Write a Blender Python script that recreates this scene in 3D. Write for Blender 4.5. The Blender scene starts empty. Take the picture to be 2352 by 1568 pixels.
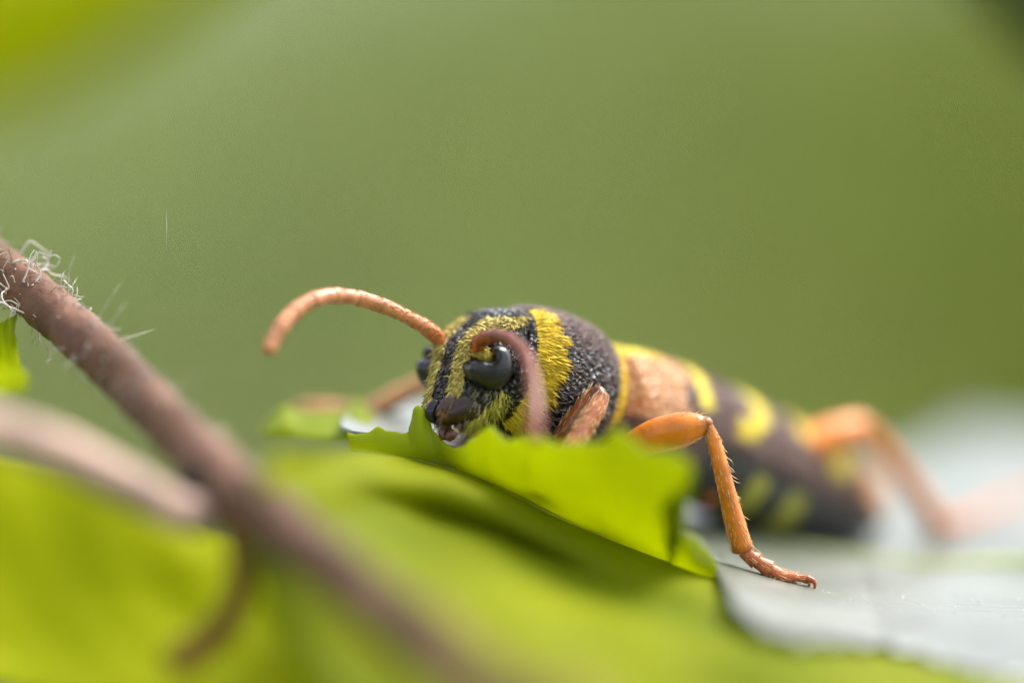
import bpy, math, random
import numpy as np
from mathutils import Vector, kdtree

rng = np.random.default_rng(7)
random.seed(7)
scene = bpy.context.scene
col = scene.collection

# ----------------------------------------------------------------- camera
# one Blender unit is one centimetre
scene.unit_settings.scale_length = 0.01
D = 12.0                       # lens to the plane of sharp focus
FW = 2.0                       # width of the field at that plane
S = FW / 2352.0
cam_data = bpy.data.cameras.new('camera')
cam = bpy.data.objects.new('camera', cam_data)
col.objects.link(cam)
cam.location = (0, -D, 0)
cam.rotation_euler = (math.radians(90), 0, 0)
cam_data.sensor_width = 36
cam_data.lens = 36 * D / FW
cam_data.clip_start = 0.05
cam_data.clip_end = 20000
cam_data.dof.use_dof = True
cam_data.dof.focus_distance = D + 0.005
cam_data.dof.aperture_fstop = 0.216 / 1.25
cam_data.dof.aperture_blades = 0
scene.camera = cam

# ------------------------------------------------------------- sky and sun
SUN_EL, SUN_AZ = math.radians(58), math.radians(62)     # azimuth from +Y (behind the scene) towards +X
world = bpy.data.worlds.new('World')
scene.world = world
world.use_nodes = True
wn = world.node_tree
wn.nodes.clear()
sky = wn.nodes.new('ShaderNodeTexSky')
sky.sky_type = 'NISHITA'
sky.sun_disc = False
sky.sun_elevation = SUN_EL
sky.sun_rotation = SUN_AZ
sky.air_density = 1.0
sky.dust_density = 4.0
sky.ozone_density = 1.0
hsv = wn.nodes.new('ShaderNodeHueSaturation')
hsv.inputs['Saturation'].default_value = 0.35          # thin white overcast
bg = wn.nodes.new('ShaderNodeBackground')
bg.inputs['Strength'].default_value = 0.15
wo = wn.nodes.new('ShaderNodeOutputWorld')
wn.links.new(sky.outputs[0], hsv.inputs['Color'])
wn.links.new(hsv.outputs[0], bg.inputs['Color'])
wn.links.new(bg.outputs[0], wo.inputs['Surface'])

sun_data = bpy.data.lights.new('sun', 'SUN')
sun_data.energy = 1.5
sun_data.angle = math.radians(28)
sun_data.color = (1.0, 0.965, 0.91)
sun = bpy.data.objects.new('sun', sun_data)
col.objects.link(sun)
sd = Vector((math.sin(SUN_AZ) * math.cos(SUN_EL), math.cos(SUN_AZ) * math.cos(SUN_EL), math.sin(SUN_EL)))
sun.rotation_euler = sd.to_track_quat('Z', 'Y').to_euler()
sun.location = sd * 60

vs = scene.view_settings
vs.view_transform = 'Standard'
vs.look = 'None'
vs.exposure = 1.42
vs.gamma = 1.0
vs.use_curve_mapping = False
scene.render.engine = 'CYCLES'
scene.cycles.use_denoising = True
scene.cycles.max_bounces = 10
scene.cycles.transmission_bounces = 6
scene.cycles.sample_clamp_indirect = 8.0


# ------------------------------------------------------------------ helpers
def P(u, v, dz):
    """a point dz behind the plane of focus, from its place on a 2352 x 1568 sheet"""
    k = S * (D + dz) / D
    return np.array([(u - 1176.0) * k, dz, (784.0 - v) * k])


def nrm(a):
    a = np.asarray(a, float)
    return a / (np.linalg.norm(a, axis=-1, keepdims=True) + 1e-12)


def sstep(x, a, b):
    t = np.clip((x - a) / (b - a), 0, 1)
    return t * t * (3 - 2 * t)


def catmull(pts, m):
    """resample rows of values smoothly to m rows"""
    p = np.asarray(pts, float)
    n = len(p)
    t = np.linspace(0, n - 1, m)
    i = np.clip(np.floor(t).astype(int), 0, n - 2)
    f = (t - i)[:, None]
    pe = np.vstack([2 * p[0] - p[1], p, 2 * p[-1] - p[-2]])
    p0, p1, p2, p3 = pe[i], pe[i + 1], pe[i + 2], pe[i + 3]
    return 0.5 * ((2 * p1) + (-p0 + p2) * f + (2 * p0 - 5 * p1 + 4 * p2 - p3) * f ** 2 + (-p0 + 3 * p1 - 3 * p2 + p3) * f ** 3)


class MB:
    """collects vertices, faces and one colour for each vertex"""
    def __init__(self):
        self.v, self.f, self.c, self.n = [], [], [], 0

    def add(self, v, f, c=(0.5, 0.5, 0.5)):
        v = np.asarray(v, float).reshape(-1, 3)
        self.v.append(v)
        c = np.asarray(c, float)
        if c.ndim == 1:
            c = np.repeat(c[None, :], len(v), 0)
        self.c.append(c)
        self.f.extend([tuple(int(i) + self.n for i in q) for q in f])
        self.n += len(v)

    def build(self, name, mat, parent=None, smooth=True):
        me = bpy.data.meshes.new(name)
        v = np.vstack(self.v)
        me.from_pydata(v.tolist(), [], self.f)
        at = me.color_attributes.new('col', 'FLOAT_COLOR', 'POINT')
        c = np.ones((len(v), 4))
        c[:, :3] = np.vstack(self.c)
        at.data.foreach_set('color', c.ravel())
        if smooth:
            me.polygons.foreach_set('use_smooth', [True] * len(me.polygons))
        me.update()
        return link(name, me, mat, parent)


def link(name, me, mat, parent=None):
    o = bpy.data.objects.new(name, me)
    col.objects.link(o)
    if mat and not me.materials:
        me.materials.append(mat)
    if parent:
        o.parent = parent
        o.matrix_parent_inverse = parent.matrix_world.inverted()
    return o


def empty(name, loc):
    o = bpy.data.objects.new(name, None)
    col.objects.link(o)
    o.location = loc
    o.empty_display_size = 0.1
    bpy.context.view_layer.update()
    return o


def tag(o, label=None, cat=None, group=None, kind=None):
    if label: o['label'] = label
    if cat: o['category'] = cat
    if group: o['group'] = group
    if kind: o['kind'] = kind
    return o


def grid_faces(m, n, wrap=False):
    f = []
    nn = n if wrap else n - 1
    for i in range(m - 1):
        for j in range(nn):
            a, b = i * n + j, i * n + (j + 1) % n
            f.append((a, b, b + n, a + n))
    return f


def tube(mb, path, radii, n=12, m=40, color=(0.5, 0.5, 0.5), flat=None, rfun=None, cfun=None):
    """a tapered round limb along path rows (x,y,z); flat = (direction, factor) squeezes the section"""
    pr = np.hstack([np.asarray(path, float), np.asarray(radii, float).reshape(-1, 1)])
    q = catmull(pr, m)
    c, r = q[:, :3], np.maximum(q[:, 3], 1e-4)
    t = nrm(np.gradient(c, axis=0))
    ref = np.array([0.13, -0.9, 0.3])
    a = nrm(np.cross(t, ref))
    for i in range(1, m):
        w = a[i - 1] - t[i] * np.dot(a[i - 1], t[i])
        a[i] = nrm(w)
    b = np.cross(t, a)
    th = np.linspace(0, 2 * math.pi, n, endpoint=False)
    if rfun is not None:
        r = r * rfun(np.linspace(0, 1, m))
    V = c[:, None, :] + r[:, None, None] * (np.cos(th)[None, :, None] * a[:, None, :] + np.sin(th)[None, :, None] * b[:, None, :])
    if flat is not None:
        fd = nrm(flat[0])
        off = V - c[:, None, :]
        V = V + (flat[1] - 1) * (off @ fd)[..., None] * fd
    F = grid_faces(m, n, True)
    V = np.vstack([V.reshape(-1, 3), c[0] - t[0] * r[0] * 0.5, c[-1] + t[-1] * r[-1] * 0.6])
    k0, k1 = m * n, m * n + 1
    for j in range(n):
        F.append((k0, (j + 1) % n, j))
        F.append((k1, (m - 1) * n + j, (m - 1) * n + (j + 1) % n))
    C = color
    if cfun is not None:
        cc = cfun(np.linspace(0, 1, m))
        C = np.vstack([np.repeat(cc, n, 0), cc[:1], cc[-1:]])
    mb.add(V, F, C)
    return c, t, r, a, b


def hairs(mb, roots, dirs, lens, rads, cols, bend=None):
    """tapered three-sided hairs, each bent once"""
    roots, dirs = np.asarray(roots), nrm(dirs)
    n = len(roots)
    if n == 0:
        return
    lens = np.broadcast_to(lens, n)[:, None]
    rads = np.broadcast_to(rads, n)[:, None]
    if bend is None:
        bend = rng.normal(0, 0.25, (n, 3))
    a = nrm(np.cross(dirs, rng.normal(0, 1, (n, 3))))
    b = np.cross(dirs, a)
    d2 = nrm(dirs + bend)
    mid = roots + dirs * lens * 0.5
    tip = mid + d2 * lens * 0.5
    V = np.zeros((n, 7, 3))
    for k in range(3):
        o = math.cos(2.094 * k) * a + math.sin(2.094 * k) * b
        V[:, k] = roots - dirs * lens * 0.06 + o * rads
        V[:, 3 + k] = mid + o * rads * 0.85
    V[:, 6] = tip
    tpl = [(0, 1, 4, 3), (1, 2, 5, 4), (2, 0, 3, 5), (3, 4, 6), (4, 5, 6), (5, 3, 6)]
    F = [tuple(i * 7 + q for q in fc) for i in range(n) for fc in tpl]
    C = np.repeat(np.broadcast_to(np.asarray(cols, float), (n, 3)), 7, 0)
    mb.add(V.reshape(-1, 3), F, C)


# ---------------------------------------------------------------- materials
def new_mat(name):
    m = bpy.data.materials.new(name)
    m.use_nodes = True
    nt = m.node_tree
    nt.nodes.clear()
    out = nt.nodes.new('ShaderNodeOutputMaterial')
    p = nt.nodes.new('ShaderNodeBsdfPrincipled')
    nt.links.new(p.outputs[0], out.inputs['Surface'])
    return m, nt, p, out


def add_bump(nt, p, kind='noise', scale=50.0, strength=0.3, dist=0.01, detail=4, stretch=None):
    tc = nt.nodes.new('ShaderNodeTexCoord')
    src = tc.outputs['Object']
    if stretch is not None:
        mp = nt.nodes.new('ShaderNodeMapping')
        mp.inputs['Scale'].default_value = stretch
        nt.links.new(src, mp.inputs['Vector'])
        src = mp.outputs[0]
    if kind == 'noise':
        t = nt.nodes.new('ShaderNodeTexNoise')
        t.inputs['Detail'].default_value = detail
        o = t.outputs[0]
    else:
        t = nt.nodes.new('ShaderNodeTexVoronoi')
        o = t.outputs['Distance']
    t.inputs['Scale'].default_value = scale
    nt.links.new(src, t.inputs['Vector'])
    b = nt.nodes.new('ShaderNodeBump')
    b.inputs['Strength'].default_value = strength
    b.inputs['Distance'].default_value = dist
    nt.links.new(o, b.inputs['Height'])
    if p.inputs['Normal'].links:
        nt.links.new(p.inputs['Normal'].links[0].from_socket, b.inputs['Normal'])
    nt.links.new(b.outputs[0], p.inputs['Normal'])
    return b


def attr_mat(name, rough=0.45, spec=0.5, vary=0.0, vscale=30, bumps=(), sub=0.0, transl=0.0):
    """colour from the mesh, slightly mottled"""
    m, nt, p, out = new_mat(name)
    a = nt.nodes.new('ShaderNodeAttribute')
    a.attribute_name = 'col'
    c = a.outputs['Color']
    if vary:
        n = nt.nodes.new('ShaderNodeTexNoise')
        n.inputs['Scale'].default_value = vscale
        n.inputs['Detail'].default_value = 3
        tc = nt.nodes.new('ShaderNodeTexCoord')
        nt.links.new(tc.outputs['Object'], n.inputs['Vector'])
        mr = nt.nodes.new('ShaderNodeMapRange')
        mr.inputs['From Min'].default_value = 0.3
        mr.inputs['From Max'].default_value = 0.7
        mr.inputs['To Min'].default_value = 1 - vary
        mr.inputs['To Max'].default_value = 1 + vary
        nt.links.new(n.outputs[0], mr.inputs['Value'])
        vm = nt.nodes.new('ShaderNodeVectorMath')
        vm.operation = 'SCALE'
        nt.links.new(c, vm.inputs[0])
        nt.links.new(mr.outputs[0], vm.inputs['Scale'])
        c = vm.outputs[0]
    nt.links.new(c, p.inputs['Base Color'])
    p.inputs['Roughness'].default_value = rough
    p.inputs['Specular IOR Level'].default_value = spec
    if sub:
        p.inputs['Subsurface Weight'].default_value = sub
        p.inputs['Subsurface Radius'].default_value = (0.02, 0.01, 0.004)
        p.inputs['Subsurface Scale'].default_value = 1.0
    for b in bumps:
        add_bump(nt, p, **b)
    if transl:
        tr = nt.nodes.new('ShaderNodeBsdfTranslucent')
        nt.links.new(c, tr.inputs['Color'])
        mx = nt.nodes.new('ShaderNodeMixShader')
        mx.inputs[0].default_value = transl
        nt.links.new(p.outputs[0], mx.inputs[1])
        nt.links.new(tr.outputs[0], mx.inputs[2])
        nt.links.new(mx.outputs[0], out.inputs['Surface'])
    return m


def leaf_mat(name, top, through, rough=0.4, transl=0.5, spec=0.5, bumps=(), nscale=3.0, mottle=0.25, coat=0.0, spots=None):
    m, nt, p, out = new_mat(name)
    n = nt.nodes.new('ShaderNodeTexNoise')
    n.inputs['Scale'].default_value = nscale
    n.inputs['Detail'].default_value = 4
    tc = nt.nodes.new('ShaderNodeTexCoord')
    nt.links.new(tc.outputs['Object'], n.inputs['Vector'])
    def mixed(cc):
        r = nt.nodes.new('ShaderNodeValToRGB')
        r.color_ramp.elements[0].position = 0.3
        r.color_ramp.elements[1].position = 0.7
        r.color_ramp.elements[0].color = (*[x * (1 - mottle) * (q if spots else 1) for x, q in zip(cc, spots or cc)], 1)
        r.color_ramp.elements[1].color = (*[min(1, x * (1 + mottle)) for x in cc], 1)
        nt.links.new(n.outputs[0], r.inputs[0])
        return r.outputs[0]
    nt.links.new(mixed(top), p.inputs['Base Color'])
    p.inputs['Coat Weight'].default_value = coat
    p.inputs['Coat Roughness'].default_value = 0.38
    p.inputs['Roughness'].default_value = rough
    p.inputs['Specular IOR Level'].default_value = spec
    for b in bumps:
        add_bump(nt, p, **b)
    tr = nt.nodes.new('ShaderNodeBsdfTranslucent')
    nt.links.new(mixed(through), tr.inputs['Color'])
    mx = nt.nodes.new('ShaderNodeMixShader')
    mx.inputs[0].default_value = transl
    nt.links.new(p.outputs[0], mx.inputs[1])
    nt.links.new(tr.outputs[0], mx.inputs[2])
    nt.links.new(mx.outputs[0], out.inputs['Surface'])
    return m


M = {}
M['cuticle'] = attr_mat('beetle cuticle', rough=0.32, spec=0.5, vary=0.2, vscale=40,
                        bumps=(dict(kind='voronoi', scale=85, strength=1.0, dist=0.010), dict(kind='noise', scale=240, strength=0.35, dist=0.002)))
M['limb'] = attr_mat('beetle limb', rough=0.3, spec=0.5, vary=0.28, vscale=26, sub=0.3,
                     bumps=(dict(kind='noise', scale=130, strength=0.3, dist=0.002), dict(kind='noise', scale=40, strength=0.25, dist=0.004)))
M['hair'] = attr_mat('fine hair', rough=0.5, spec=0.35, vary=0.15, vscale=25, transl=0.15)
M['mouth'] = attr_mat('mouthparts', rough=0.25, spec=0.5, vary=0.2, vscale=50, bumps=(dict(kind='noise', scale=120, strength=0.3, dist=0.003),))
m_, nt_, p_, o_ = new_mat('eye facets')
p_.inputs['Base Color'].default_value = (0.006, 0.006, 0.009, 1)
p_.inputs['Roughness'].default_value = 0.24
p_.inputs['Specular IOR Level'].default_value = 0.6
add_bump(nt_, p_, 'voronoi', 230, 0.22, 0.002)
M['eye'] = m_

M['leaf_edge'] = leaf_mat('curled leaf margin', (0.26, 0.32, 0.012), (0.60, 0.66, 0.008), rough=0.45, transl=0.6, spec=0.25, nscale=2.2, mottle=0.18,
                          bumps=(dict(kind='voronoi', scale=30, strength=0.3, dist=0.008),))
M['leaf'] = leaf_mat('toothed leaf', (0.12, 0.14, 0.10), (0.40, 0.50, 0.05), rough=0.38, transl=0.12, spec=0.8, coat=0.75, nscale=2.2, mottle=0.18,
                     bumps=(dict(kind='noise', scale=14, strength=0.35, dist=0.02, stretch=(0.45, 1.6, 1)), dict(kind='voronoi', scale=38, strength=0.25, dist=0.006)))
M['leaf_low'] = leaf_mat('lower leaf', (0.29, 0.31, 0.004), (0.56, 0.56, 0.003), rough=0.6, transl=0.48, spec=0.08, nscale=1.7, mottle=0.15, spots=(0.66, 0.80, 2.5),
                         bumps=(dict(kind='noise', scale=9, strength=0.3, dist=0.02),))
M['leaf_lime'] = leaf_mat('lime leaf', (0.43, 0.47, 0.004), (0.68, 0.72, 0.003), rough=0.6, transl=0.48, spec=0.08, nscale=1.2, mottle=0.12,
                          bumps=(dict(kind='noise', scale=9, strength=0.3, dist=0.02),))
M['leaf_vignette'] = leaf_mat('vignette leaf', (0.02, 0.032, 0.006), (0.03, 0.05, 0.004), rough=0.5, transl=0.2, spec=0.2)  # near-black colour paints in the corner darkening of the lens
M['stem'] = attr_mat('hairy stem bark', rough=0.6, spec=0.2, vary=0.45, vscale=9,
                     bumps=(dict(kind='noise', scale=16, strength=0.6, dist=0.02, detail=6), dict(kind='noise', scale=60, strength=0.4, dist=0.006)))
M['far_leaf'] = attr_mat('far foliage', rough=0.6, spec=0.1, transl=0.35)

m_, nt_, p_, o_ = new_mat('meadow ground')
n_ = nt_.nodes.new('ShaderNodeTexNoise'); n_.inputs['Scale'].default_value = 0.08; n_.inputs['Detail'].default_value = 6
tc_ = nt_.nodes.new('ShaderNodeTexCoord'); nt_.links.new(tc_.outputs['Object'], n_.inputs['Vector'])
r_ = nt_.nodes.new('ShaderNodeValToRGB')
r_.color_ramp.elements[0].color = (0.05, 0.075, 0.015, 1); r_.color_ramp.elements[1].color = (0.12, 0.15, 0.035, 1)
nt_.links.new(n_.outputs[0], r_.inputs[0]); nt_.links.new(r_.outputs[0], p_.inputs['Base Color'])
p_.inputs['Roughness'].default_value = 0.9
add_bump(nt_, p_, 'noise', 0.6, 0.6, 0.5)
M['ground'] = m_

# ------------------------------------------------------------------ setting
GZ = -32.0
mb = MB()
gx = np.concatenate([np.linspace(-9000, -300, 8), np.linspace(-250, 250, 41), np.linspace(300, 9000, 8)])
gy = np.concatenate([np.linspace(-2000, -60, 6), np.linspace(-40, 420, 40), np.linspace(460, 12000, 12)])
GX, GY = np.meshgrid(gx, gy, indexing='ij')
def bank_height(x, y):
    """the ground swells into a low weedy bank behind the leaf"""
    r = np.clip((y - 95) / 110, 0, 1)
    r = r * r * (3 - 2 * r)
    fall = np.clip((y - 300) / 120, 0, 1)
    wob = 2.5 * np.sin(x * 0.05 + 1.0) + 1.6 * np.sin(x * 0.11 + y * 0.06)
    return GZ + (36 + wob) * r * (1 - 0.75 * fall)
GH = bank_height(GX, GY) + 0.5 * np.sin(GX * 0.21) * np.cos(GY * 0.17)
mb.add(np.stack([GX, GY, GH], -1), grid_faces(len(gx), len(gy)))
tag(mb.build('ground', M['ground']), kind='structure')

# weeds on the bank: leaves by the thousand, all far out of focus
def leaf_cards(mb, c, size, normal, cols):
    n = len(c)
    up = rng.normal(0, 1, (n, 3))
    t = nrm(np.cross(normal, up))
    b = np.cross(normal, t)
    sz = np.broadcast_to(size, n)[:, None]
    V = np.zeros((n, 6, 3))
    V[:, 0] = c - t * sz
    V[:, 1] = c - t * sz * 0.1 + b * sz * 0.45 + normal * sz * 0.12
    V[:, 2] = c - t * sz * 0.1
    V[:, 3] = c - t * sz * 0.1 - b * sz * 0.45 + normal * sz * 0.12
    V[:, 4] = c + t * sz - normal * sz * 0.2
    V[:, 5] = c + t * sz * 0.5 - normal * sz * 0.03
    F = []
    for i in range(n):
        k = i * 6
        F += [(k, k + 2, k + 1), (k, k + 3, k + 2), (k + 1, k + 2, k + 5, k + 4), (k + 2, k + 3, k + 4, k + 5)]
    mb.add(V.reshape(-1, 3), F, np.repeat(cols, 6, 0))

NL = 15000
lx = rng.uniform(-95, 95, NL)
ly = rng.uniform(105, 235, NL)
lz = bank_height(lx, ly) + rng.gamma(2.0, 3.6, NL)
w = np.clip(0.5 - lx / 26.0, 0, 1)[:, None]               # leaf colour turns paler and greyer towards the left
pale, olive = np.array([0.29, 0.345, 0.135]), np.array([0.20, 0.245, 0.04])
cols = (pale * w + olive * (1 - w)) * (0.75 + 0.5 * rng.random((NL, 1))) * (1 + 0.12 * rng.normal(0, 1, (NL, 3)))
cols = np.clip(cols, 0.01, 0.8)
nr = nrm(rng.normal(0, 0.6, (NL, 3)) + np.array([0, -0.55, 0.8]))
mb = MB()
leaf_cards(mb, np.stack([lx, ly, lz], -1), rng.uniform(1.6, 3.2, NL), nr, cols)
o = mb.build('weeds', M['far_leaf'], smooth=False)
tag(o, 'soft green mass of weeds covering the bank far behind the beetle', 'weeds', kind='stuff')


# ------------------------------------------------------------------- leaves
def blade_object(name, V, m, n, mat, parent, thick=0.010):
    me = bpy.data.meshes.new(name)
    me.from_pydata(np.asarray(V).reshape(-1, 3).tolist(), [], grid_faces(m, n))
    me.polygons.foreach_set('use_smooth', [True] * len(me.polygons))
    o = link(name, me, mat, parent)
    s = o.modifiers.new('thickness', 'SOLIDIFY')
    s.thickness = thick
    s.offset = -1
    return o


def stalk(parent, pts, r0, r1, color=(0.22, 0.2, 0.05)):
    mb = MB()
    k = np.linspace(r0, r1, len(pts))
    tube(mb, pts, k, n=10, m=48, color=color)
    return mb.build('petiole', M['stem'], parent)


# -- the toothed leaf that carries the beetle
Z0 = np.array([(560, 972), (640, 985), (800, 1003), (930, 1018), (1050, 1042), (1200, 1106), (1350, 1182), (1500, 1243), (1620, 1292), (1800, 1348),
               (2000, 1393), (2200, 1407), (2400, 1413), (2700, 1425), (3100, 1445), (3500, 1470)], float)
def leaf_point(u, y):
    """the top of the toothed leaf at sheet column u (taken in the focal plane) and depth y"""
    u = np.asarray(u, float); y = np.asarray(y, float)
    x = (u - 1176) * S
    z = (784 - np.interp(u, Z0[:, 0], Z0[:, 1])) * S
    sl = np.interp(u, [600, 1000, 1500, 1900, 2400, 3400], [0.10, 0.105, 0.10, 0.115, 0.15, 0.15])
    z = z + sl * y + 0.012 * np.maximum(y - 0.4, 0) ** 2
    z = z - np.interp(u, [1500, 2000, 2600], [0.05, 0.03, 0.0]) * np.maximum(-y - 0.25, 0) ** 2
    z = z + 0.006 * np.sin(x * 9 + y * 5) * np.clip(np.abs(y) * 3, 0, 1) + 0.004 * np.sin(x * 21 - y * 13) * np.clip(np.abs(y) * 3, 0, 1)
    return np.stack([x, y, z], -1)

leaf1 = empty('toothed_leaf', leaf_point(2500, 0.6))
us = np.linspace(775, 3450, 240)
def depth_for(u, v):
    """depth at which the leaf falls to sheet row v"""
    ys = np.linspace(0.4, -1.6, 400)
    q = leaf_point(np.full(400, u), ys)
    rows_ = 784 - q[:, 2] / (S * (D + ys) / D)
    return float(ys[min(int(np.argmax(rows_ > v)), 399)]) if (rows_ > v).any() else -1.6
fu = [1640, 1660, 1700, 1800, 1900, 2000, 2100, 2200, 2352, 2700]
fy = [depth_for(a, b) for a, b in zip(fu, [1315, 1385, 1435, 1470, 1474, 1482, 1512, 1545, 1585, 1620])]
ymin = np.interp(us, [775, 810, 1610, 1625] + fu + [3100, 3450], [0.12, 0.025, 0.025, 0.0] + fy + [-0.8, 0.3])
ymax = np.interp(us, [775, 790, 900, 1100, 1500, 2000, 2400, 2900, 3200, 3450], [0.2, 0.34, 0.52, 0.68, 1.05, 1.55, 2.0, 1.9, 1.4, 0.45])
tooth = np.abs(((us / 74.0) % 1.0) - 0.25)
tooth = np.where(((us / 74.0) % 1.0) < 0.25, ((us / 74.0) % 1.0) * 4, 1 - (((us / 74.0) % 1.0) - 0.25) / 0.75)
ymax = ymax + 0.05 * tooth * np.clip((us - 800) / 100, 0, 1)
ymin = np.where(us > 1650, ymin - 0.07 * tooth, ymin)
NJ = 70
jj = np.linspace(0, 1, NJ)
Y = ymin[:, None] + (ymax - ymin)[:, None] * jj[None, :]
V = leaf_point(np.repeat(us[:, None], NJ, 1), Y)
blade_object('blade', V, len(us), NJ, M['leaf'], leaf1)

# the margin of the same leaf, curled up in front of the beetle's feet
edge = np.array([(796, 998, -0.005), (815, 996, -.005), (850, 993, -.01), (868, 984, -.01), (885, 993, -.01), (925, 996, -.01), (944, 986, 0.0), (953, 955, 0.0), (957, 935, 0.0), (963, 936, 0.0), (972, 958, 0.0),
                 (990, 985, -.005), (1012, 1003, -.02), (1045, 1016, -.06), (1075, 1010, -.10), (1095, 995, -.13), (1115, 975, -.15), (1130, 962, -.16), (1145, 980, -.17), (1170, 1002, -.18),
                 (1205, 992, -.20), (1222, 972, -.21), (1245, 985, -.22), (1290, 1008, -.22), (1330, 1012, -.22), (1385, 1012, -.22), (1410, 985, -.23), (1422, 972, -.23), (1436, 998, -.23),
                 (1480, 1022, -.24), (1535, 1034, -.25), (1580, 1052, -.26), (1598, 1085, -.26), (1575, 1118, -.25), (1535, 1142, -.24), (1515, 1158, -.22), (1535, 1182, -.20), (1580, 1222, -.16), (1640, 1290, -.06)], float)
k = np.concatenate([[0], np.cumsum(np.hypot(np.diff(edge[:, 0]), np.diff(edge[:, 1])))])
kk = np.linspace(0, k[-1], 260)
eu, ev, ed = (np.interp(kk, k, edge[:, i]) for i in range(3))
ed = ed * np.interp(eu, [1000, 1150, 1300, 1450, 1600, 1640], [1, 1.1, 1.35, 1.7, 1.9, 1.9])
ev = ev + np.interp(eu, [1000, 1040, 1300, 1360], [0, 10, 10, 0]) + np.interp(eu, [790, 1000, 1640], [1, 2, 3]) * np.sin(kk * 0.11) * np.sin(kk * 0.037 + 1)
bu = 796 + (1650 - 796) * (np.linspace(0, 1, 260) ** 0.93)       # foot of the flap along the crease
bu = 0.45 * bu + 0.55 * np.clip(eu + 20, 796, 1650)
bu = np.maximum.accumulate(np.sort(bu))
NR = 16
V = np.zeros((260, NR, 3))
for i in range(260):
    a = leaf_point(bu[i], 0.01) - np.array([0, 0.014, 0.024])
    b = P(eu[i], ev[i], ed[i])
    for j in range(NR):
        s = j / (NR - 1)
        p = a * (1 - s) + b * s
        hgt = np.linalg.norm(b - a)
        p = p + np.array([0, -0.16, -0.05]) * hgt * math.sin(math.pi * s) ** 1.0
        p[2] += 0.0035 * math.sin(bu[i] * 0.06 + s * 5) * s
        V[i, j] = p
blade_object('curled_margin', V, 260, NR, M['leaf_edge'], leaf1, 0.007)
edge2 = np.array([(606, 985, .36), (628, 962, .36), (655, 938, .36), (685, 950, .36), (715, 954, .35), (748, 952, .34), (780, 950, .34), (802, 938, .36), (824, 922, .40), (842, 946, .34), (862, 976, .28), (890, 994, .16)], float)
low2 = np.array([(608, 992, .30), (890, 1004, .03)], float)
kk = np.linspace(0, len(edge2) - 1, 80)
V = np.zeros((80, 10, 3))
for i in range(80):
    b = P(*[np.interp(kk[i], range(len(edge2)), edge2[:, c_]) for c_ in range(3)])
    a = P(*(low2[0] + (low2[1] - low2[0]) * i / 79)) - np.array([0, 0, 0.010 * math.sin(math.pi * i / 79)])
    for j in range(10):
        s_ = j / 9
        V[i, j] = a * (1 - s_) + b * s_ + np.array([0, -0.04, -0.01]) * math.sin(math.pi * s_)
blade_object('curled_margin', V, 80, 10, M['leaf_edge'], leaf1, 0.007)
tip = leaf_point(3450, 0.38)
stalk(leaf1, [tip, tip + [0.25, 0.1, -0.05], tip + [0.8, 0.6, -1.2], tip + [0.9, 1.6, -8.0], tip + [0.5, 2.2, GZ - tip[2] - 0.3]], 0.05, 0.16)
# midrib along the blade, a low ridge
mb = MB()
ru = np.linspace(1500, 3440, 40)
ry = np.interp(ru, [1500, 3440], [0.62, 0.38])
rp = leaf_point(ru, ry) + np.array([0, 0, 0.001])
tube(mb, rp, np.interp(ru, [1500, 3440], [0.006, 0.04]), n=8, m=90, color=(0.30, 0.36, 0.10))
mb.build('midrib', M['stem'], leaf1)
# pale hairs of the leaf
mb = MB()
n = 520
hu = rng.uniform(1700, 2700, n); hy = rng.normal(0.0, 0.14, n)
hairs(mb, leaf_point(hu, hy), np.stack([rng.normal(0.4, .7, n), rng.normal(0, .6, n), rng.uniform(.2, 1.0, n)], -1), rng.uniform(0.008, 0.026, n), 0.0011, (0.75, 0.78, 0.72), rng.normal(0, .7, (n, 3)))
n = 60
hu = rng.uniform(1000, 1640, n)
hairs(mb, leaf_point(hu, np.full(n, -0.008)) - np.array([0, 0.004, 0.012]), np.stack([rng.normal(-.5, .5, n), rng.uniform(-.8, 0, n), rng.uniform(-1.0, .1, n)], -1), rng.uniform(0.01, 0.035, n), 0.0009, (0.5, 0.52, 0.3), rng.normal(0, .6, (n, 3)))
tag(mb.build('leaf_hair', M['hair'], leaf1), kind='stuff')
tag(leaf1, 'toothed green leaf with pale shiny top and curled margin carrying the beetle', 'leaf')


def lofted_leaf(name, rows, m, n, mat, label, st, wave=0.01, thick=0.012):
    """a leaf blade given by rows of points running across it"""
    e = empty(name, P(*rows[0][0]))
    R = np.array([catmull([P(*q) for q in r], n) for r in rows])
    V = np.zeros((m, n, 3))
    for j in range(n):
        V[:, j] = catmull(R[:, j], m)
    uu, vv = np.meshgrid(np.linspace(0, 1, m), np.linspace(0, 1, n), indexing='ij')
    V[:, :, 1] += wave * np.sin(vv * 17 + uu * 6) + wave * 0.6 * np.sin(vv * 41 - uu * 9)
    blade_object('blade', V, m, n, mat, e, thick)
    stalk(e, *st)
    tag(e, label, 'leaf')
    return e

def run_down(p, dx, dy, r=0.05):
    p = np.asarray(p, float)
    q = [p + [dx * min(1, d_ / 3), dy * min(1, d_ / 3), -d_] for d_ in (0, .3, .7, 1.5, 3, 6, 11, 18)]
    return (q + [p + [dx * 1.3, dy * 1.5, GZ - p[2] - 0.3]], r, 0.14)

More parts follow.
